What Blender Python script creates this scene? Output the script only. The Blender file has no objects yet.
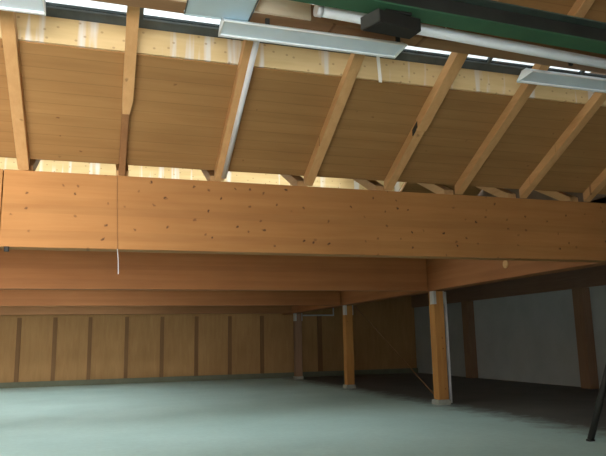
import bpy, bmesh, math, random
from mathutils import Matrix, Vector

S = bpy.context.scene
COL = S.collection
random.seed(7)

# ------------------------------------------------------------------ camera
cam_data = bpy.data.cameras.new('camera')
cam = bpy.data.objects.new('camera', cam_data)
COL.objects.link(cam)
cam_data.sensor_fit = 'HORIZONTAL'
cam_data.sensor_width = 36.0
cam_data.lens = 631.16 / 606 * 36.0
cam_data.clip_end = 200
RX = Vector((0.953741, -0.299982, -0.019726))
UP = Vector((-0.034183, -0.1734, 0.984258))
FW = Vector((0.29868, 0.938053, 0.175633))
rot = Matrix((RX, UP, -FW)).transposed().to_4x4()
cam.matrix_world = Matrix.Translation((0, 0, 1.6)) @ rot
S.camera = cam

# ------------------------------------------------------------------ light
world = bpy.data.worlds.new('overcast_sky')
S.world = world
world.use_nodes = True
bg = world.node_tree.nodes['Background']
bg.inputs['Color'].default_value = (0.93, 0.98, 1.0, 1)
bg.inputs['Strength'].default_value = 12.0

S.view_settings.view_transform = 'Standard'
S.view_settings.look = 'None'
S.view_settings.gamma = 1.0
S.view_settings.use_curve_mapping = False
S.view_settings.exposure = 0.0
S.cycles.max_bounces = 10
S.cycles.diffuse_bounces = 8

SLOPE = 0.526
ANG = math.atan(SLOPE)
ZB, ZT = 2.76, 3.70           # underside and top of the valley beams
DECK = 0.145                  # rafter depth, measured vertically
VAL = [8.07, 14.06, 20.15, 26.0]


def portal(x0, x1, yv, ya, yb):
    """daylight portal in a skylight opening of the slope that ends at valley yv"""
    l = bpy.data.lights.new('skylight_daylight', 'AREA')
    l.shape = 'RECTANGLE'
    l.size = x1 - x0
    l.size_y = (yb - ya) / math.cos(ANG)
    l.cycles.is_portal = True
    o = bpy.data.objects.new('skylight_daylight', l)
    ym = (ya + yb) / 2
    o.location = ((x0 + x1) / 2, ym, ZT + DECK + SLOPE * (yv - ym) + 0.27)
    o.rotation_euler = (-ANG, 0, 0)
    COL.objects.link(o)


SKY_L = -5.4
SKY_R = [7.4, 6.2, 1.2, 1.2]      # right ends of the four skylights
for v, xr in zip(VAL, SKY_R):
    portal(SKY_L, xr, v, v - 2.45, v - 1.66)

# daylight that comes in through the open loading door behind the camera
dl = bpy.data.lights.new('door_daylight', 'AREA')
dl.shape = 'RECTANGLE'
dl.size, dl.size_y = 5.0, 3.0
dl.energy = 315
dl.spread = math.radians(54)
dl.color = (1.0, 0.97, 0.92)
do = bpy.data.objects.new('door_daylight', dl)
do.location = (-2.6, -3.9, 1.9)
do.rotation_euler = (math.radians(92), 0, math.radians(6))
COL.objects.link(do)


# ------------------------------------------------------------------ materials
def nodes(name):
    m = bpy.data.materials.new(name)
    m.use_nodes = True
    nt = m.node_tree
    return m, nt, nt.nodes['Principled BSDF']


def ramp(nt, fac, stops):
    r = nt.nodes.new('ShaderNodeValToRGB')
    el = r.color_ramp.elements
    while len(el) < len(stops):
        el.new(0.5)
    for e, (p, c) in zip(el, stops):
        e.position = p
        e.color = (*c, 1)
    nt.links.new(fac, r.inputs[0])
    return r.outputs[0]


def coords(nt, scale, rnd=True):
    tc = nt.nodes.new('ShaderNodeTexCoord')
    mp = nt.nodes.new('ShaderNodeMapping')
    mp.inputs['Scale'].default_value = scale
    nt.links.new(tc.outputs['Object'], mp.inputs['Vector'])
    if rnd:
        oi = nt.nodes.new('ShaderNodeObjectInfo')
        mul = nt.nodes.new('ShaderNodeMath')
        mul.operation = 'MULTIPLY'
        mul.inputs[1].default_value = 37.0
        nt.links.new(oi.outputs['Random'], mul.inputs[0])
        nt.links.new(mul.outputs[0], mp.inputs['Location'])
    return mp.outputs[0]


def mix(nt, kind, fac, a, b):
    n = nt.nodes.new('ShaderNodeMixRGB')
    n.blend_type = kind
    for k, v in zip((0, 1, 2), (fac, a, b)):
        if hasattr(v, 'links'):
            nt.links.new(v, n.inputs[k])
        elif isinstance(v, (int, float)):
            n.inputs[k].default_value = v
        else:
            n.inputs[k].default_value = (*v, 1)
    return n.outputs[0]


def noise(nt, vec, scale, detail=4, rough=0.55):
    n = nt.nodes.new('ShaderNodeTexNoise')
    n.inputs['Scale'].default_value = scale
    n.inputs['Detail'].default_value = detail
    n.inputs['Roughness'].default_value = rough
    nt.links.new(vec, n.inputs['Vector'])
    return n.outputs['Fac']


def wood(name, light, dark, grain=(0.5, 7, 9), knots=None, boards=None, rough=0.7, knot_col=(0.09, 0.035, 0.012)):
    """sawn timber: streaky grain, optional knots (scale, share of cells, radius), optional board joints (axis, width)"""
    m, nt, b = nodes(name)
    v = coords(nt, grain)
    c = ramp(nt, noise(nt, v, 1.6, 6, 0.65), [(0.25, dark), (0.75, light)])
    big = noise(nt, coords(nt, (0.35, 0.35, 0.35)), 1.5, 2)
    c = mix(nt, 'MULTIPLY', 0.55, c, ramp(nt, big, [(0.3, (0.78, 0.74, 0.7)), (0.7, (1.06, 1.06, 1.06))]))
    if boards:
        ax, w, drk = boards
        tc = nt.nodes.new('ShaderNodeTexCoord')
        sp = nt.nodes.new('ShaderNodeSeparateXYZ')
        nt.links.new(tc.outputs['Object'], sp.inputs[0])
        mo = nt.nodes.new('ShaderNodeMath')
        mo.operation = 'DIVIDE'
        mo.inputs[1].default_value = w
        nt.links.new(sp.outputs[ax], mo.inputs[0])
        fr = nt.nodes.new('ShaderNodeMath')
        fr.operation = 'FRACT'
        nt.links.new(mo.outputs[0], fr.inputs[0])
        line = ramp(nt, fr.outputs[0], [(0.0, (drk,) * 3), (0.05, (1, 1, 1)), (0.95, (1, 1, 1)), (1.0, (drk,) * 3)])
        c = mix(nt, 'MULTIPLY', 1.0, c, line)
        fl = nt.nodes.new('ShaderNodeMath')
        fl.operation = 'FLOOR'
        nt.links.new(mo.outputs[0], fl.inputs[0])
        wn = nt.nodes.new('ShaderNodeTexWhiteNoise')
        wn.noise_dimensions = '1D'
        nt.links.new(fl.outputs[0], wn.inputs['W'])
        c = mix(nt, 'MULTIPLY', 1.0, c, ramp(nt, wn.outputs['Value'], [(0, (0.93, 0.925, 0.92)), (1, (1.05, 1.045, 1.04))]))
    if knots:
        ks, share, rad, ksc = knots
        vo = nt.nodes.new('ShaderNodeTexVoronoi')
        vo.inputs['Scale'].default_value = ks
        vo.voronoi_dimensions = '2D'
        sx = nt.nodes.new('ShaderNodeSeparateXYZ')
        cx = nt.nodes.new('ShaderNodeCombineXYZ')
        nt.links.new(coords(nt, (1, 1, 1)), sx.inputs[0])
        for o_, axis in zip((0, 1), ksc):
            nt.links.new(sx.outputs[axis], cx.inputs[o_])
        ns = nt.nodes.new('ShaderNodeTexNoise')
        ns.inputs['Scale'].default_value = 14
        nt.links.new(cx.outputs[0], ns.inputs['Vector'])
        ad = nt.nodes.new('ShaderNodeVectorMath')
        ad.operation = 'MULTIPLY_ADD'
        ad.inputs[1].default_value = (0.09, 0.05, 0)
        nt.links.new(ns.outputs['Color'], ad.inputs[0])
        nt.links.new(cx.outputs[0], ad.inputs[2])
        nt.links.new(ad.outputs[0], vo.inputs['Vector'])
        sp = nt.nodes.new('ShaderNodeSeparateColor')
        nt.links.new(vo.outputs['Color'], sp.inputs[0])
        keep = ramp(nt, sp.outputs[0], [(share, (1, 1, 1)), (share + 0.01, (0, 0, 0))])
        spot = ramp(nt, vo.outputs['Distance'], [(rad * 0.35, (1, 1, 1)), (rad, (0, 0, 0))])
        k = mix(nt, 'MULTIPLY', 1.0, keep, spot)
        k = mix(nt, 'MULTIPLY', 1.0, k, ramp(nt, sp.outputs[1], [(0.0, (0.35,) * 3), (1.0, (0.95,) * 3)]))
        c = mix(nt, 'MIX', k, c, knot_col)
    nt.links.new(c, b.inputs['Base Color'])
    b.inputs['Roughness'].default_value = rough
    b.inputs['Specular IOR Level'].default_value = 0.25
    return m


def plain(name, col, rough=0.6, metal=0.0, var=0.12, scale=3.0, spec=0.4):
    m, nt, b = nodes(name)
    lo = tuple(x * (1 - var) for x in col)
    hi = tuple(min(1, x * (1 + var)) for x in col)
    c = ramp(nt, noise(nt, coords(nt, (1, 1, 1)), scale, 5), [(0.3, lo), (0.7, hi)])
    nt.links.new(c, b.inputs['Base Color'])
    b.inputs['Roughness'].default_value = rough
    b.inputs['Metallic'].default_value = metal
    b.inputs['Specular IOR Level'].default_value = spec
    return m


M = {}
M['beam'] = wood('glulam_spruce', (0.42, 0.205, 0.068), (0.345, 0.155, 0.047), (0.5, 6, 7),
                 knots=(5.5, 0.36, 0.125, 'XZ'), boards=('Z', 0.105, 0.975), knot_col=(0.055, 0.022, 0.008))
M['beam_back'] = wood('glulam_spruce_aged', (0.38, 0.16, 0.058), (0.32, 0.128, 0.043), (0.5, 6, 7), boards=('Z', 0.105, 0.94))
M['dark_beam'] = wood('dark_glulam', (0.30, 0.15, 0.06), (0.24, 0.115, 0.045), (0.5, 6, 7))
M['edge'] = wood('glulam_edge_spruce', (0.38, 0.155, 0.058), (0.32, 0.125, 0.043), (6, 0.5, 7), boards=('Z', 0.105, 0.94))
M['deck'] = wood('roof_boards', (0.40, 0.218, 0.080), (0.31, 0.16, 0.057), (0.45, 5, 5),
                 boards=('Y', 0.145, 0.78), knots=(4.0, 0.12, 0.07, 'XY'), knot_col=(0.18, 0.08, 0.03))
M['rafter'] = wood('rafter_spruce', (0.66, 0.385, 0.17), (0.54, 0.295, 0.12), (9, 0.6, 9),
                   knots=(5.0, 0.12, 0.12, 'XY'))
M['purlin'] = wood('purlin_spruce', (0.36, 0.21, 0.11), (0.28, 0.155, 0.075), (0.5, 8, 8), knots=(5.0, 0.12, 0.12, 'XZ'))
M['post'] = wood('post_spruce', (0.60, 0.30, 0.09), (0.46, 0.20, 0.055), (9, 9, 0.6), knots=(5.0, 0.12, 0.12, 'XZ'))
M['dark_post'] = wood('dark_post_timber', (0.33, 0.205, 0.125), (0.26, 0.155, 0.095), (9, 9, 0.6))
M['plate'] = wood('dark_plate_timber', (0.30, 0.19, 0.13), (0.23, 0.14, 0.095), (9, 0.5, 9))
M['panel'] = wood('wall_board', (0.45, 0.265, 0.105), (0.35, 0.195, 0.075), (5, 5, 0.6))
M['stud'] = wood('wall_stud_timber', (0.24, 0.13, 0.055), (0.19, 0.10, 0.04), (9, 9, 0.6))
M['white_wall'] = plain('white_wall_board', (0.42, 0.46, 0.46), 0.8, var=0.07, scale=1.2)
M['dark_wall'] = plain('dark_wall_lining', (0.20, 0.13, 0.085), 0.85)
M['side'] = plain('side_wall_board', (0.42, 0.27, 0.14), 0.85)
M['steel'] = plain('galvanised_steel', (0.62, 0.63, 0.62), 0.45, 0.35, var=0.1)
M['pale_steel'] = plain('pale_sheet_steel', (0.56, 0.68, 0.73), 0.5, 0.0, var=0.06, scale=1.5)
M['lamp_body'] = plain('white_enamel', (0.76, 0.87, 0.98), 0.4, var=0.05)
M['lamp_rim'] = plain('white_enamel_rim', (0.86, 0.89, 0.90), 0.35, var=0.03)
M['green'] = plain('green_painted_steel', (0.045, 0.135, 0.072), 0.5, var=0.18, scale=2.0)
M['web'] = plain('shaded_girder_web', (0.030, 0.030, 0.026), 0.7, var=0.25)  # shade on the green web put into its colour; fixture clips share it
M['green_grey'] = plain('faded_green_paint', (0.075, 0.105, 0.085), 0.6, var=0.2)
M['black'] = plain('dark_grey_steel', (0.018, 0.017, 0.015), 0.6, var=0.2)
M['grey'] = plain('lit_side_steel', (0.07, 0.07, 0.065), 0.6, var=0.2)
M['flash'] = plain('dark_skylight_frame', (0.10, 0.115, 0.115), 0.6, var=0.3)
M['pipe'] = plain('white_pipe', (0.80, 0.84, 0.86), 0.4, var=0.04)
M['conduit'] = plain('grey_conduit', (0.70, 0.70, 0.71), 0.4, 0.0, var=0.1)
M['concrete'] = plain('concrete_block', (0.38, 0.39, 0.35), 0.9, var=0.12, scale=8)
M['cord'] = plain('pale_cord', (0.80, 0.78, 0.72), 0.7)
M['pale_board'] = wood('pale_face_board', (0.82, 0.70, 0.52), (0.72, 0.60, 0.42), (0.5, 8, 8))
M['skirt'] = plain('grey_green_skirting', (0.14, 0.15, 0.10), 0.8)


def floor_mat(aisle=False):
    m, nt, b = nodes('shaded_aisle_floor' if aisle else 'screed_floor')
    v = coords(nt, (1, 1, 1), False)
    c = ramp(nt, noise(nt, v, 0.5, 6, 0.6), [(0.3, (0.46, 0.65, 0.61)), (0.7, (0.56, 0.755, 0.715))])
    fine = noise(nt, v, 9, 4, 0.7)
    c = mix(nt, 'MULTIPLY', 0.5, c, ramp(nt, fine, [(0.3, (0.85, 0.85, 0.85)), (0.7, (1.05, 1.05, 1.05))]))
    if aisle:      # aisle shade painted into the floor colour, its soft edge broken by noise
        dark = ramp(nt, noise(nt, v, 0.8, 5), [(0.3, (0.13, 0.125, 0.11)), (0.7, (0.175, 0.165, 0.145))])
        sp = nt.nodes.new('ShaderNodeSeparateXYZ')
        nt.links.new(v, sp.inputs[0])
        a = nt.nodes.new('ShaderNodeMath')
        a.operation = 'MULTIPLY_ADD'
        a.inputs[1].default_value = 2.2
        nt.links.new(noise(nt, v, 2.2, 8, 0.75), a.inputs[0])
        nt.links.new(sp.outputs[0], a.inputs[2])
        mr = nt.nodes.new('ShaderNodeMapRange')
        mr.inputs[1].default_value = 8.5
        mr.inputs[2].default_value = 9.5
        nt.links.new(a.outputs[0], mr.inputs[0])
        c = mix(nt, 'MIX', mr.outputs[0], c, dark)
    nt.links.new(c, b.inputs['Base Color'])
    b.inputs['Roughness'].default_value = 0.65
    b.inputs['Specular IOR Level'].default_value = 0.3
    return m


def upstand_mat():
    """pale softwood board with whitish water runs down its face"""
    m, nt, b = nodes('pale_upstand_board')
    c = ramp(nt, noise(nt, coords(nt, (0.6, 6, 6), False), 2, 5), [(0.3, (0.57, 0.395, 0.18)), (0.7, (0.66, 0.475, 0.24))])
    run = noise(nt, coords(nt, (3.2, 1, 0.25), False), 1.6, 3, 0.5)
    c = mix(nt, 'MIX', ramp(nt, run, [(0.56, (0, 0, 0)), (0.63, (0.8, 0.8, 0.8))]), c, (0.66, 0.63, 0.60))
    vo = nt.nodes.new('ShaderNodeTexVoronoi')
    vo.inputs['Scale'].default_value = 5
    vo.voronoi_dimensions = '2D'
    sx = nt.nodes.new('ShaderNodeSeparateXYZ')
    cx = nt.nodes.new('ShaderNodeCombineXYZ')
    nt.links.new(coords(nt, (1, 1, 1.2), False), sx.inputs[0])
    nt.links.new(sx.outputs[0], cx.inputs[0])
    nt.links.new(sx.outputs[2], cx.inputs[1])
    nt.links.new(cx.outputs[0], vo.inputs['Vector'])
    c = mix(nt, 'MIX', ramp(nt, vo.outputs['Distance'], [(0.05, (0.6, 0.6, 0.6)), (0.09, (0, 0, 0))]), c, (0.30, 0.17, 0.07))
    nt.links.new(c, b.inputs['Base Color'])
    b.inputs['Roughness'].default_value = 0.75
    return m


def glass_mat(name, through):
    m = bpy.data.materials.new(name)
    m.use_nodes = True
    nt = m.node_tree
    nt.nodes.remove(nt.nodes['Principled BSDF'])
    t = nt.nodes.new('ShaderNodeBsdfTransparent')
    t.inputs[0].default_value = (through * 0.97, through, through, 1)
    g = nt.nodes.new('ShaderNodeBsdfGlossy')
    g.inputs['Roughness'].default_value = 0.15
    mx = nt.nodes.new('ShaderNodeMixShader')
    mx.inputs[0].default_value = 0.06
    nt.links.new(t.outputs[0], mx.inputs[1])
    nt.links.new(g.outputs[0], mx.inputs[2])
    nt.links.new(mx.outputs[0], nt.nodes['Material Output'].inputs['Surface'])
    return m


M['floor'] = floor_mat()
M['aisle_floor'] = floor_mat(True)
M['upstand'] = upstand_mat()
M['glass'] = glass_mat('clear_glazing', 0.92)
M['glass_mid'] = glass_mat('dimmed_glazing', 0.41)  # transmission lowered only to thin the daylight, no dust on the pane
M['glass_dim'] = glass_mat('dimmer_glazing', 0.34)  # lowered further to darken the right-hand end of the hall


# ------------------------------------------------------------------ mesh helpers
def hexa(bm, pts):
    """eight corners: bottom four then top four, both counter-clockwise"""
    v = [bm.verts.new(p) for p in pts]
    for f in ((3, 2, 1, 0), (4, 5, 6, 7), (0, 1, 5, 4), (1, 2, 6, 5), (2, 3, 7, 6), (3, 0, 4, 7)):
        bm.faces.new([v[i] for i in f])


def box(bm, x0, x1, y0, y1, z0, z1):
    hexa(bm, [(x0, y0, z0), (x1, y0, z0), (x1, y1, z0), (x0, y1, z0), (x0, y0, z1), (x1, y0, z1), (x1, y1, z1), (x0, y1, z1)])


def slab(bm, x0, x1, ya, za, yb, zb, t):
    """sloped board whose underside runs from (ya, za) to (yb, zb), vertical thickness t"""
    hexa(bm, [(x0, ya, za), (x1, ya, za), (x1, yb, zb), (x0, yb, zb),
              (x0, ya, za + t), (x1, ya, za + t), (x1, yb, zb + t), (x0, yb, zb + t)])


def tube(bm, pts, r, n=10):
    pts = [Vector(p) for p in pts]
    rings = []
    for i, p in enumerate(pts):
        d = (pts[min(i + 1, len(pts) - 1)] - pts[max(i - 1, 0)]).normalized()
        a = Vector((0, 0, 1)) if abs(d.z) < 0.9 else Vector((1, 0, 0))
        u = d.cross(a).normalized()
        w = d.cross(u)
        rings.append([bm.verts.new(p + r * (math.cos(2 * math.pi * k / n) * u + math.sin(2 * math.pi * k / n) * w)) for k in range(n)])
    for a, b in zip(rings, rings[1:]):
        for k in range(n):
            bm.faces.new((a[k], a[(k + 1) % n], b[(k + 1) % n], b[k]))
    bm.faces.new(rings[0])
    bm.faces.new(list(reversed(rings[-1])))


def prism(bm, prof, x0, x1):
    """profile in (y, z) extruded along x"""
    a = [bm.verts.new((x0, y, z)) for y, z in prof]
    b = [bm.verts.new((x1, y, z)) for y, z in prof]
    n = len(prof)
    for k in range(n):
        bm.faces.new((a[k], a[(k + 1) % n], b[(k + 1) % n], b[k]))
    bm.faces.new(a)
    bm.faces.new(list(reversed(b)))


def obj(name, bm, mat, parent=None, bevel=0.0, smooth=False, origin=None):
    bmesh.ops.recalc_face_normals(bm, faces=bm.faces)
    if origin is not None:
        bmesh.ops.translate(bm, verts=bm.verts, vec=-Vector(origin))
    me = bpy.data.meshes.new(name)
    bm.to_mesh(me)
    bm.free()
    me.materials.append(M[mat])
    o = bpy.data.objects.new(name, me)
    COL.objects.link(o)
    if origin is not None:
        o.location = origin
    if parent:
        o.parent = parent
    if bevel:
        md = o.modifiers.new('bevel', 'BEVEL')
        md.width = bevel
        md.segments = 2
        md.limit_method = 'ANGLE'
    if smooth:
        for p in me.polygons:
            p.use_smooth = len(p.vertices) == 4
    return o


def tag(o, label, cat, group=None):
    o['label'] = label
    o['category'] = cat
    if group:
        o['group'] = group
    return o


def thing(name, loc, label, cat, group=None):
    o = bpy.data.objects.new(name, None)
    o.empty_display_size = 0.2
    o.location = loc
    COL.objects.link(o)
    return tag(o, label, cat, group)


def part(name, bm, mat, parent, **k):
    """geometry is written in world coordinates and moved into the frame of its (unrotated) parent"""
    off = Vector((0, 0, 0))
    q = parent
    while q:
        off += Vector(q.location)
        q = q.parent
    bmesh.ops.translate(bm, verts=bm.verts, vec=-off)
    return obj(name, bm, mat, parent, **k)


def B():
    return bmesh.new()


def boxes(*bs):
    bm = B()
    for b in bs:
        box(bm, *b)
    return bm


def struct(name, bm, mat, parent=None, **k):
    o = obj(name, bm, mat, parent, **k)
    if not parent:
        o['kind'] = 'structure'
    return o


# ------------------------------------------------------------------ the setting
XL, XR, XP, YB = -6.0, 14.37, 7.9, 27.7
struct('floor', boxes((XL - 0.2, 7.2, -4.2, YB + 0.2, -0.2, 0.0)), 'floor')
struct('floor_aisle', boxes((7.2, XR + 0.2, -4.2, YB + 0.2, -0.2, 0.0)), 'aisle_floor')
struct('wall_left', boxes((XL - 0.2, XL, -4, YB + 0.2, 0, 6.2)), 'side')
wb = struct('wall_back', boxes((XL, XR, YB, YB + 0.2, 0, 6.2)), 'panel')
for x in (-5.9, -4.5, -3.14, -1.80, -0.45, 1.0, 2.45, 3.9, 5.35, 6.8):
    struct('stud', boxes((x - 0.075, x + 0.075, YB - 0.10, YB, 0.22, 2.72)), 'stud', wb)
struct('stud', boxes((9.4, 9.6, YB - 0.10, YB, 0.22, 2.72)), 'stud', wb)
struct('baseboard_back', boxes((XL, XR - 0.02, YB - 0.13, YB - 0.10, 0, 0.22)), 'skirt')
# front wall behind the camera, with the open loading door
struct('wall_front', boxes((XL, -5.1, -4.2, -4, 0, 6.2), (-0.1, XR, -4.2, -4, 0, 6.2), (-5.1, -0.1, -4.2, -4, 3.4, 6.2)), 'side')
# right wall of the aisle
struct('wall_right', boxes((XR, XR + 0.2, -4, YB + 0.2, 0, 3.06)), 'white_wall')
struct('trim_1', boxes((XR - 0.12, XR + 0.2, -4, YB, 3.06, 3.80)), 'plate')
struct('wall_upper', boxes((8.14, 8.20, -4, YB, 3.76, 6.2)), 'dark_wall')
struct('ceiling_aisle', boxes((8.14, XR + 0.2, -4, YB + 0.2, 3.82, 3.92)), 'dark_wall')

zd = lambda yv, y: ZT + DECK + SLOPE * (yv - y)     # underside of the deck on the slope down to valley yv
RIDGE = 3.0


def roof_bay(k, yv, y_prev, sx1):
    yr = yv - RIDGE
    ya, yb = yv - 2.45, yv - 1.52          # skylight opening
    yend = yv + 0.0
    bm = B()
    slab(bm, XL, 8.12, yb, zd(yv, yb), yend, zd(yv, yend), 0.05)
    slab(bm, XL, 8.12, yr, zd(yv, yr), ya, zd(yv, ya), 0.05)
    slab(bm, XL, SKY_L, ya, zd(yv, ya), yb, zd(yv, yb), 0.05)
    slab(bm, sx1, 8.12, ya, zd(yv, ya), yb, zd(yv, yb), 0.05)
    o = struct('ceiling_bay' if k else 'ceiling', bm, 'deck')
    bm = B()
    if y_prev is None:
        slab(bm, XL, 8.12, -4.0, zd(yv, yr) - 0.16 * 9.07, yr, zd(yv, yr), 0.05)
    else:
        slab(bm, XL, 8.12, y_prev + 0.26, ZT + DECK + 0.12, yr, zd(yv, yr) + 0.02, 0.05)
    struct('ceiling_front', bm, 'deck')
    struct('roof_gutter', boxes((XL, 8.12, yv - 0.02, yv + 0.30, ZT + DECK + 0.17, ZT + DECK + 0.24), (XL, 8.12, yv - 0.02, yv + 0.01, ZT + DECK + 0.06, ZT + DECK + 0.17)), 'flash')


def skylight(yv, sx1, label):
    ya, yb = yv - 2.45, yv - 1.52
    H = 0.30 if yv < 10 else 0.46
    t = thing('skylight', (0, yv - 2, zd(yv, yv - 2)), label, 'skylight', 'long roof skylights')
    # upstand boards round the opening: lower face towards the hall, upper, two ends
    bm = B()
    box(bm, SKY_L, sx1, yb - 0.03, yb, zd(yv, yb) + 0.014, zd(yv, yb) + H)
    part('upstand_board', bm, 'upstand', t)
    bm = B()
    box(bm, SKY_L, sx1, ya, ya + 0.03, zd(yv, ya) + 0.002, zd(yv, ya) + H)
    part('upstand_board', bm, 'upstand', t)
    for x in (SKY_L, sx1 - 0.03):
        bm = B()
        slab(bm, x, x + 0.03, ya + 0.03, zd(yv, ya + 0.03) + 0.06, yb - 0.03, zd(yv, yb - 0.03) + 0.06, H - 0.06)
        part('end_board', bm, 'upstand', t)
    # frame rails and glazing
    bm = B()
    g = lambda y: zd(yv, y) + H
    slab(bm, SKY_L - 0.05, sx1 + 0.05, yb - 0.11, g(yb - 0.11), yb + 0.05, g(yb + 0.05), 0.06)
    slab(bm, SKY_L - 0.05, sx1 + 0.05, ya - 0.05, g(ya - 0.05), ya + 0.07, g(ya + 0.07), 0.06)
    part('frame', bm, 'flash', t)
    n = 9
    for i in range(n):
        x0 = SKY_L + (sx1 - SKY_L) * i / n
        x1 = SKY_L + (sx1 - SKY_L) * (i + 1) / n
        bm = B()
        slab(bm, x0 + 0.02, x1 - 0.02, ya + 0.07, g(ya + 0.07) + 0.02, yb - 0.11, g(yb - 0.11) + 0.02, 0.012)
        gp = part('glass_pane', bm, ('glass_mid' if x0 < 2.4 else 'glass_dim') if yv < 10 else 'glass' if x0 < 4.4 else 'glass_mid' if x0 < 5.0 else 'glass_dim', t)  # pane transmission drops to the right to shape the daylight
        if i:
            bm = B()
            slab(bm, x0 - 0.02, x0 + 0.02, ya + 0.07, g(ya + 0.07), yb - 0.11, g(yb - 0.11), 0.05)
            part('glazing_bar', bm, 'flash', t)
    return t


prev = None
for k, v in enumerate(VAL):
    roof_bay(k, v, prev, SKY_R[k])
    prev = v
struct('ceiling_back', boxes((XL, 8.12, VAL[3] + 0.26, YB + 0.2, ZT + DECK, ZT + DECK + 0.05)), 'deck')
skylight(VAL[0], SKY_R[0], 'long skylight above the near roof slope, its pale streaked board behind the rafters')
skylight(VAL[1], SKY_R[1], 'second skylight seen only as bright strips through the gap above the big knotty beam')
for i, v in enumerate(VAL[2:]):
    ya, yb = v - 2.45, v - 1.52
    bm = B()
    slab(bm, SKY_L, SKY_R[2 + i], ya, zd(v, ya) + 0.3, yb, zd(v, yb) + 0.3, 0.012)
    struct('window_%d' % (i + 1), bm, 'glass')

# ------------------------------------------------------------------ big timber
g = 'glulam cross beams under the roof valleys'
b1 = thing('glulam_beam', (0, 8.07, ZB), 'deep orange knotty timber beam nearest the viewer, spanning the whole picture', 'beam', g)
part('beam_length', boxes((-1.185, 9.2, 8.07, 8.31, ZB, ZT)), 'beam', b1, bevel=0.006)
part('beam_length', boxes((XL, -1.195, 8.07, 8.31, ZB, ZT)), 'beam', b1, bevel=0.006)
for (y, lab) in ((14.06, 'second timber beam from the front, resting on the nearest post'),
                 (20.15, 'third timber beam from the front, resting on the middle post'),
                 (26.0, 'farthest timber beam, dark and thin above the panelled back wall')):
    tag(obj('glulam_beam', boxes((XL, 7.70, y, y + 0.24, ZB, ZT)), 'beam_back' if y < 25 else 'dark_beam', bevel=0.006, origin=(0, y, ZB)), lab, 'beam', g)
e = thing('edge_beam', (XP, 18, ZB), 'long timber edge beam running into depth over the posts at right', 'beam')
part('beam_length', boxes((7.74, 8.10, 8.33, YB - 0.15, ZB, ZT)), 'edge', e, bevel=0.006)
bm = B()
tube(bm, [(7.742, 10.85, 3.04), (7.72, 10.85, 3.04)], 0.085, 16)
part('cover_cap', bm, 'rafter', e)['label'] = 'small pale round cap on the beam face'

# ------------------------------------------------------------------ posts
g = 'free standing timber posts'
for y, w, lab in ((14.06, 0.27, 'nearest free standing timber post with a grey pipe down its right side'),
                  (20.15, 0.27, 'middle free standing timber post on a pale base block'),
                  (26.0, 0.30, 'farthest timber post, in front of the panelled back wall')):
    t = thing('timber_post', (XP + 0.10, y + 0.18, 0), lab, 'post', g)
    x0, x1 = XP + 0.10 - w / 2, XP + 0.10 + w / 2
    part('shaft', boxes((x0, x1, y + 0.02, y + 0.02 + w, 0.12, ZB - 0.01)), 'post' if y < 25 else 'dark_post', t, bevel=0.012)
    part('base_block', boxes((x0 - 0.05, x1 + 0.02, y - 0.03, y + w + 0.05, 0.0, 0.12)), 'concrete', t, bevel=0.01)
    for xx, wd in ((x0 - 0.018, 0.075), (x1 - 0.012, 0.03)):
        part('steel_plate', boxes((xx, xx + wd, y - 0.0, y + 0.016, ZB - 0.33, ZB - 0.005), (xx if wd > 0.05 else xx + wd - 0.012, (xx if wd > 0.05 else xx + wd - 0.012) + 0.012, y + 0.016, y + w * 0.7, ZB - 0.33, ZB - 0.005)), 'steel', t)
bm = B()
tube(bm, [(8.23, 14.16, 2.74), (8.23, 14.16, 0.03)], 0.035)
pp = obj('drain_pipe', bm, 'conduit', smooth=True, origin=(8.23, 14.16, 0))
tag(pp, 'thin grey pipe running down beside the nearest post', 'pipe')
bm = B()
tube(bm, [(8.16, 20.0, 2.72), (8.16, 14.6, 0.05)], 0.012, 8)
tag(obj('brace_rod', bm, 'dark_beam', smooth=True), 'thin diagonal brace rod between middle post head and nearest post foot', 'rod')
bm = B()
tube(bm, [(8.19, 25.98, 2.66), (9.6, 25.98, 2.66)], 0.03, 8)
tube(bm, [(9.58, 25.98, 2.66), (9.58, 25.98, 3.80)], 0.03, 8)
tag(obj('hanging_rail', bm, 'steel'), 'thin pale horizontal rail beside the head of the farthest post', 'rail')

for y, lab in ((22.5, 'farther timber post on the white right wall, left of the nearer wall post'),
               (16.0, 'nearer timber post on the white right wall, close to the picture edge')):
    tag(obj('wall_post', boxes((XR - 0.32, XR - 0.005, y, y + 0.42, 0.0, 3.05)), 'dark_post', bevel=0.01, origin=(XR - 0.16, y + 0.2, 0)),
        lab, 'post', 'posts on the right wall')

# ------------------------------------------------------------------ rafters
XS = [-0.97, 0.19, 1.415, 2.657, 3.868, 5.023, 6.156, 7.36]
LAB = ['leftmost sloping rafter of the near roof, leaning slightly left',
       'second rafter from the left, pale upper piece joined to a dark narrow lower one',
       'third rafter from the left, with a grey conduit clipped along it',
       'plain sloping rafter right of the one with the conduit',
       'sloping rafter with a dark notch at its splice',
       'sloping rafter just right of the notched one, below the right light fixture end',
       'second rafter from the right, ending in shade on the big beam',
       'rightmost rafter, cut by the right edge of the picture']
RG = 'rafters of the near roof slope'
RL = RIDGE - 0.02


def rafter_bm(w, d=DECK, t0=0.0, t1=RL, drop=0.0):
    bm = B()
    slab(bm, -w / 2, w / 2, -t1, SLOPE * t1 - drop, -t0, SLOPE * t0 - drop, d - 0.004 + drop)
    return bm


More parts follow.
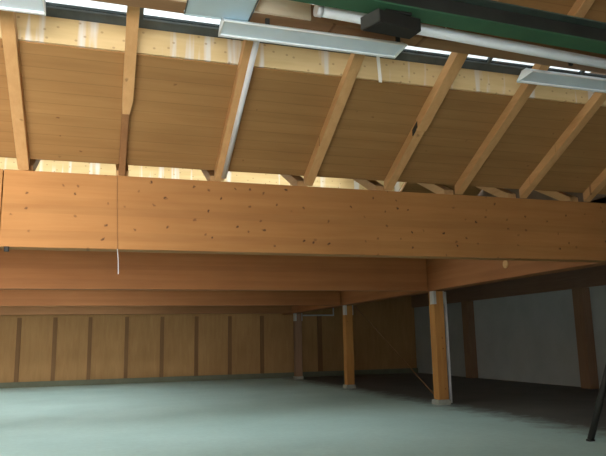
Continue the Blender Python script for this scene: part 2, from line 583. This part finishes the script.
proto = None
for i, x in enumerate(XS):
    if i in (1, 4):
        continue
    if proto is None:
        proto = obj('rafter', rafter_bm(0.128), 'rafter', bevel=0.008)
        o = proto
    else:
        o = proto.copy()
        COL.objects.link(o)
    o.location = (x, VAL[0], ZT + 0.002)
    tag(o, LAB[i], 'rafter', RG)
M['rafter_low'] = wood('rafter_lower_piece', (0.34, 0.17, 0.07), (0.26, 0.12, 0.05), (9, 0.6, 9))
t = thing('rafter', (XS[1], VAL[0], ZT + 0.002), LAB[1], 'rafter', RG)
bm = rafter_bm(0.118, t0=1.12, drop=0.01)
ta, tb, d = 1.12, 0.93, DECK - 0.004
hexa(bm, [(-.059, -ta, SLOPE * ta - .01), (.059, -ta, SLOPE * ta - .01), (.03, -tb, SLOPE * tb - .008), (-.05, -tb, SLOPE * tb - .008),
          (-.059, -ta, SLOPE * ta + d), (.059, -ta, SLOPE * ta + d), (.03, -tb, SLOPE * tb + d), (-.05, -tb, SLOPE * tb + d)])
obj('upper_piece', bm, 'rafter', t)
o = obj('lower_piece', rafter_bm(0.08, t1=1.30), 'rafter_low', t, bevel=0.006)
o['label'] = 'dark narrow lower length'
o.location.x = -0.015
t = thing('rafter', (XS[4], VAL[0], ZT + 0.002), LAB[4], 'rafter', RG)
obj('upper_piece', rafter_bm(0.142, t0=1.06, drop=0.015), 'rafter', t, bevel=0.008)
obj('lower_piece', rafter_bm(0.128, t1=1.04), 'rafter', t, bevel=0.008)
bm = rafter_bm(0.012, d=0.085, t0=0.96, t1=1.10, drop=0.0)
o = obj('notch_wedge', bm, 'black', t)
o['label'] = 'dark gap at the splice'
o.location.x = -0.0705
# rafters of the next slope, glimpsed through the gap over the big beam
fp = None
for i, x in enumerate(XS):
    if fp is None:
        bm = B()
        slab(bm, -0.075, 0.075, 0.0, 0.0, 5.99 - RIDGE - 0.28, SLOPE * (5.99 - RIDGE - 0.28), DECK - 0.006)
        fp = obj('rafter', bm, 'rafter')
        o = fp
    else:
        o = fp.copy()
        COL.objects.link(o)
    o.location = (x, VAL[0] + 0.27, ZT)
    names = ['leftmost rafter foot', 'rafter foot at the dark narrow rafter', 'rafter foot at the conduit', 'rafter foot at the plain rafter',
             'rafter foot at the notched rafter', 'rafter foot right of the notched rafter', 'second rafter foot from the right', 'rightmost rafter foot']
    tag(o, names[i] + ' of the roof slope beyond the big beam', 'rafter', 'rafters beyond the big beam')

# conduit on the third rafter
bm = B()
rp = lambda x, tt, dz: (x, VAL[0] - tt, ZT + SLOPE * tt + dz)
tube(bm, [rp(1.458, 0.12, -0.036), rp(1.458, 2.10, -0.036)], 0.033, 10)
cd = obj('conduit', bm, 'conduit', smooth=True)
tag(cd, 'grey conduit clipped along the underside of the third rafter', 'conduit')

# purlin under the rafters
def purlin_bm():
    bm = B()
    hexa(bm, [(XL, 5.34, 4.70), (8.1, 5.57, 4.70), (8.1, 5.78, 4.70), (XL, 5.55, 4.70),
              (XL, 5.34, 4.89), (8.1, 5.57, 4.89), (8.1, 5.78, 4.89), (XL, 5.55, 4.89)])
    return bm


pu = thing('purlin', (0, 5.5, 4.70), 'horizontal timber purlin at the top, crossing under all the rafters', 'purlin')
part('beam_length', purlin_bm(), 'purlin', pu, bevel=0.008)
bm = B()
fy = lambda x: 5.34 + 0.23 * (x - XL) / 14.1
hexa(bm, [(XL, fy(XL) - 0.027, 4.705), (1.86, fy(1.86) - 0.027, 4.705), (1.86, fy(1.86) - 0.002, 4.705), (XL, fy(XL) - 0.002, 4.705),
          (XL, fy(XL) - 0.027, 4.96), (1.86, fy(1.86) - 0.027, 4.96), (1.86, fy(1.86) - 0.002, 4.96), (XL, fy(XL) - 0.002, 4.96)])
part('face_board', bm, 'pale_board', pu)['label'] = 'pale face board of the purlin'

# ------------------------------------------------------------------ things hanging below the purlin
def fixture(x0, x1, y, label):
    z = 4.56
    t = thing('light_fixture', ((x0 + x1) / 2, y, z), label, 'light fixture', 'long white light fixtures under the roof')
    yn, yf = y - 0.16, y + 0.14
    # folded sheet body: flat spine on top, two flared sides
    bm = B()
    prism(bm, [(yn, z + 0.01), (y - 0.05, z + 0.085), (y + 0.04, z + 0.085), (yf, z + 0.01),
               (yf - 0.012, z + 0.01), (y + 0.03, z + 0.075), (y - 0.04, z + 0.075), (yn + 0.012, z + 0.01)], x0, x1)
    part('housing', bm, 'lamp_body', t)
    part('diffuser', boxes((x0 + 0.02, x1 - 0.02, yn + 0.02, yf - 0.03, z + 0.006, z + 0.014)), 'lamp_body', t)
    part('rim', boxes((x0, x1, yf - 0.03, yf, z - 0.012, z + 0.012), (x0, x1, yn, yn + 0.015, z - 0.004, z + 0.012)), 'lamp_rim', t)
    for xe in (x0, x1 - 0.012):
        bm = B()
        prism(bm, [(yn, z - 0.002), (y - 0.05, z + 0.09), (y + 0.04, z + 0.09), (yf, z - 0.012)], xe, xe + 0.012)
        part('end_cap', bm, 'lamp_rim', t)
    for xm in (x0 + 0.45, x1 - 0.05):
        part('hanger_clip', boxes((xm - 0.02, xm + 0.02, 5.52, 5.55, z + 0.08, 4.70)), 'web', t)


fixture(-2.5, -0.58, 5.60, 'long white light fixture in the upper left corner')
fixture(0.99, 2.89, 5.585, 'long white light fixture left of the dark hoist, below the grey duct')
fixture(4.57, 6.45, 5.79, 'long white light fixture at upper right, cut by the picture edge')

# flat sheet duct
t = thing('sheet_duct', (0.95, 4.9, 4.65), 'flat pale grey sheet metal duct at top, above the middle light fixture', 'duct')
part('duct_body', boxes((0.65, 1.25, 3.2, 5.57, 4.66, 4.694)), 'pale_steel', t, bevel=0.006)
part('end_flange', boxes((0.64, 1.26, 5.57, 5.59, 4.656, 4.697)), 'pale_steel', t)
for x in (0.637, 1.251):
    part('seam', boxes((x, x + 0.012, 3.2, 5.57, 4.654, 4.66)), 'flash', t)

# white round pipe behind the green girder
t = thing('round_pipe', (4.5, 5.2, 4.60), 'white round pipe running behind the green girder', 'pipe')
py = lambda x: 5.09 + (x - 2.02) * 0.072
bm = B()
tube(bm, [(1.83, py(1.83), 4.60), (7.6, py(7.6), 4.60)], 0.055, 18)
part('pipe_run', bm, 'pipe', t, smooth=True)
bm = B()
tube(bm, [(1.78, py(1.78), 4.60), (1.84, py(1.84), 4.60)], 0.062, 18)
part('end_collar', bm, 'conduit', t, smooth=True)
for x in (2.1, 3.2, 5.5):
    bm = B()
    tube(bm, [(x, py(x), 4.65), (x, py(x), 5.25)], 0.008, 6)
    part('hanger_rod', bm, 'conduit', t)

# green crane girder
t = thing('crane_girder', (3.3, 4.85, 4.55), 'green painted steel girder running along the upper right', 'girder')
GA = math.atan(0.042)


def girder_part(name, prof, mat):
    bm = B()
    prism(bm, prof, 1.32, 8.0)
    for v in bm.verts:
        v.co.y += 4.83 + 0.042 * (v.co.x - 2.5)
    return part(name, bm, mat, t)


girder_part('bottom_flange', [(-.11, 4.55), (.11, 4.55), (.11, 4.565), (-.11, 4.565)], 'green')
girder_part('web', [(-.01, 4.566), (.01, 4.566), (.01, 4.764), (-.01, 4.764)], 'web')['label'] = 'web of the girder, coloured dark for its shade'
girder_part('top_flange', [(-.11, 4.765), (.11, 4.765), (.11, 4.78), (-.11, 4.78)], 'green_grey')
for x in (1.6, 2.9, 7.4):
    yy = 4.83 + 0.042 * (x - 2.5)
    part('hanger_bracket', boxes((x, x + 0.10, yy - 0.05, yy + 0.05, 4.781, 5.12)), 'green', t)

# hoist trolley under the girder
t = thing('hoist_trolley', (2.5, 4.9, 4.545), 'dark steel hoist trolley hanging under the green girder', 'hoist')
bm = B()
hexa(bm, [(2.29, 4.78, 4.40), (2.73, 4.84, 4.40), (2.70, 5.02, 4.40), (2.20, 4.98, 4.40),
          (2.29, 4.78, 4.525), (2.73, 4.84, 4.525), (2.70, 5.02, 4.525), (2.20, 4.98, 4.525)])
part('body', bm, 'black', t, bevel=0.006)
bm = B()
hexa(bm, [(2.274, 4.78, 4.405), (2.286, 4.78, 4.405), (2.196, 4.98, 4.405), (2.184, 4.98, 4.405),
          (2.274, 4.78, 4.53), (2.286, 4.78, 4.53), (2.196, 4.98, 4.53), (2.184, 4.98, 4.53)])
part('lit_side', bm, 'grey', t)  # lit left face of the trolley, painted as a lighter grey sheet
part('clamp', boxes((2.36, 2.62, 4.80, 4.90, 4.525, 4.548)), 'black', t)

# hanging strap, hanging wire
bm = B()
for a, b in (((2.975, 6.28, 4.52), (2.955, 6.28, 4.90)),):
    hexa(bm, [(a[0] - .02, a[1], a[2]), (a[0] + .02, a[1], a[2]), (a[0] + .02, a[1] + .006, a[2]), (a[0] - .02, a[1] + .006, a[2]),
              (b[0] - .02, b[1], b[2]), (b[0] + .02, b[1], b[2]), (b[0] + .02, b[1] + .006, b[2]), (b[0] - .02, b[1] + .006, b[2])])
tag(obj('hanging_strap', bm, 'cord'), 'short white strap hanging by the right end of the middle light fixture', 'strap')
t = thing('hanging_wire', (0.12, 8.05, 3.69), 'thin wire hanging down the big beam below the second rafter', 'wire')
bm = B()
tube(bm, [(0.12, 8.055, 3.69), (0.135, 8.055, 3.2), (0.15, 8.055, 2.76)], 0.0045, 6)
part('cable', bm, 'dark_beam', t)
bm = B()
tube(bm, [(0.15, 8.055, 2.76), (0.165, 8.055, 2.62), (0.17, 8.055, 2.45)], 0.005, 6)
part('loose_end', bm, 'conduit', t)['label'] = 'pale loose end'
bm = B()
tube(bm, [(-1.10, 8.05, 2.757), (-1.10, 8.05, 2.70)], 0.03, 10)
tag(obj('beam_hook', bm, 'black'), 'small dark hook under the left end of the big beam', 'hook')

# black stand at lower right, mostly outside the picture
t = thing('metal_stand', (8.0, 8.3, 0), 'black metal stand leg slanting in at the lower right corner', 'stand')
for (a, b, c) in ((7.19, 8.30, 7.93), (8.75, 8.1, 8.04), (8.5, 9.1, 8.0)):
    bm = B()
    tube(bm, [(a, b, 0.02), (c, 8.36 if b > 9 else 8.2, 1.9)], 0.05, 10)
    part('leg', bm, 'black', t, smooth=True)
    part('foot_pad', boxes((a - 0.05, a + 0.05, b - 0.04, b + 0.04, 0.0, 0.03)), 'black', t)
part('head_plate', boxes((7.88, 8.10, 8.12, 8.42, 1.90, 1.94)), 'black', t, bevel=0.01)
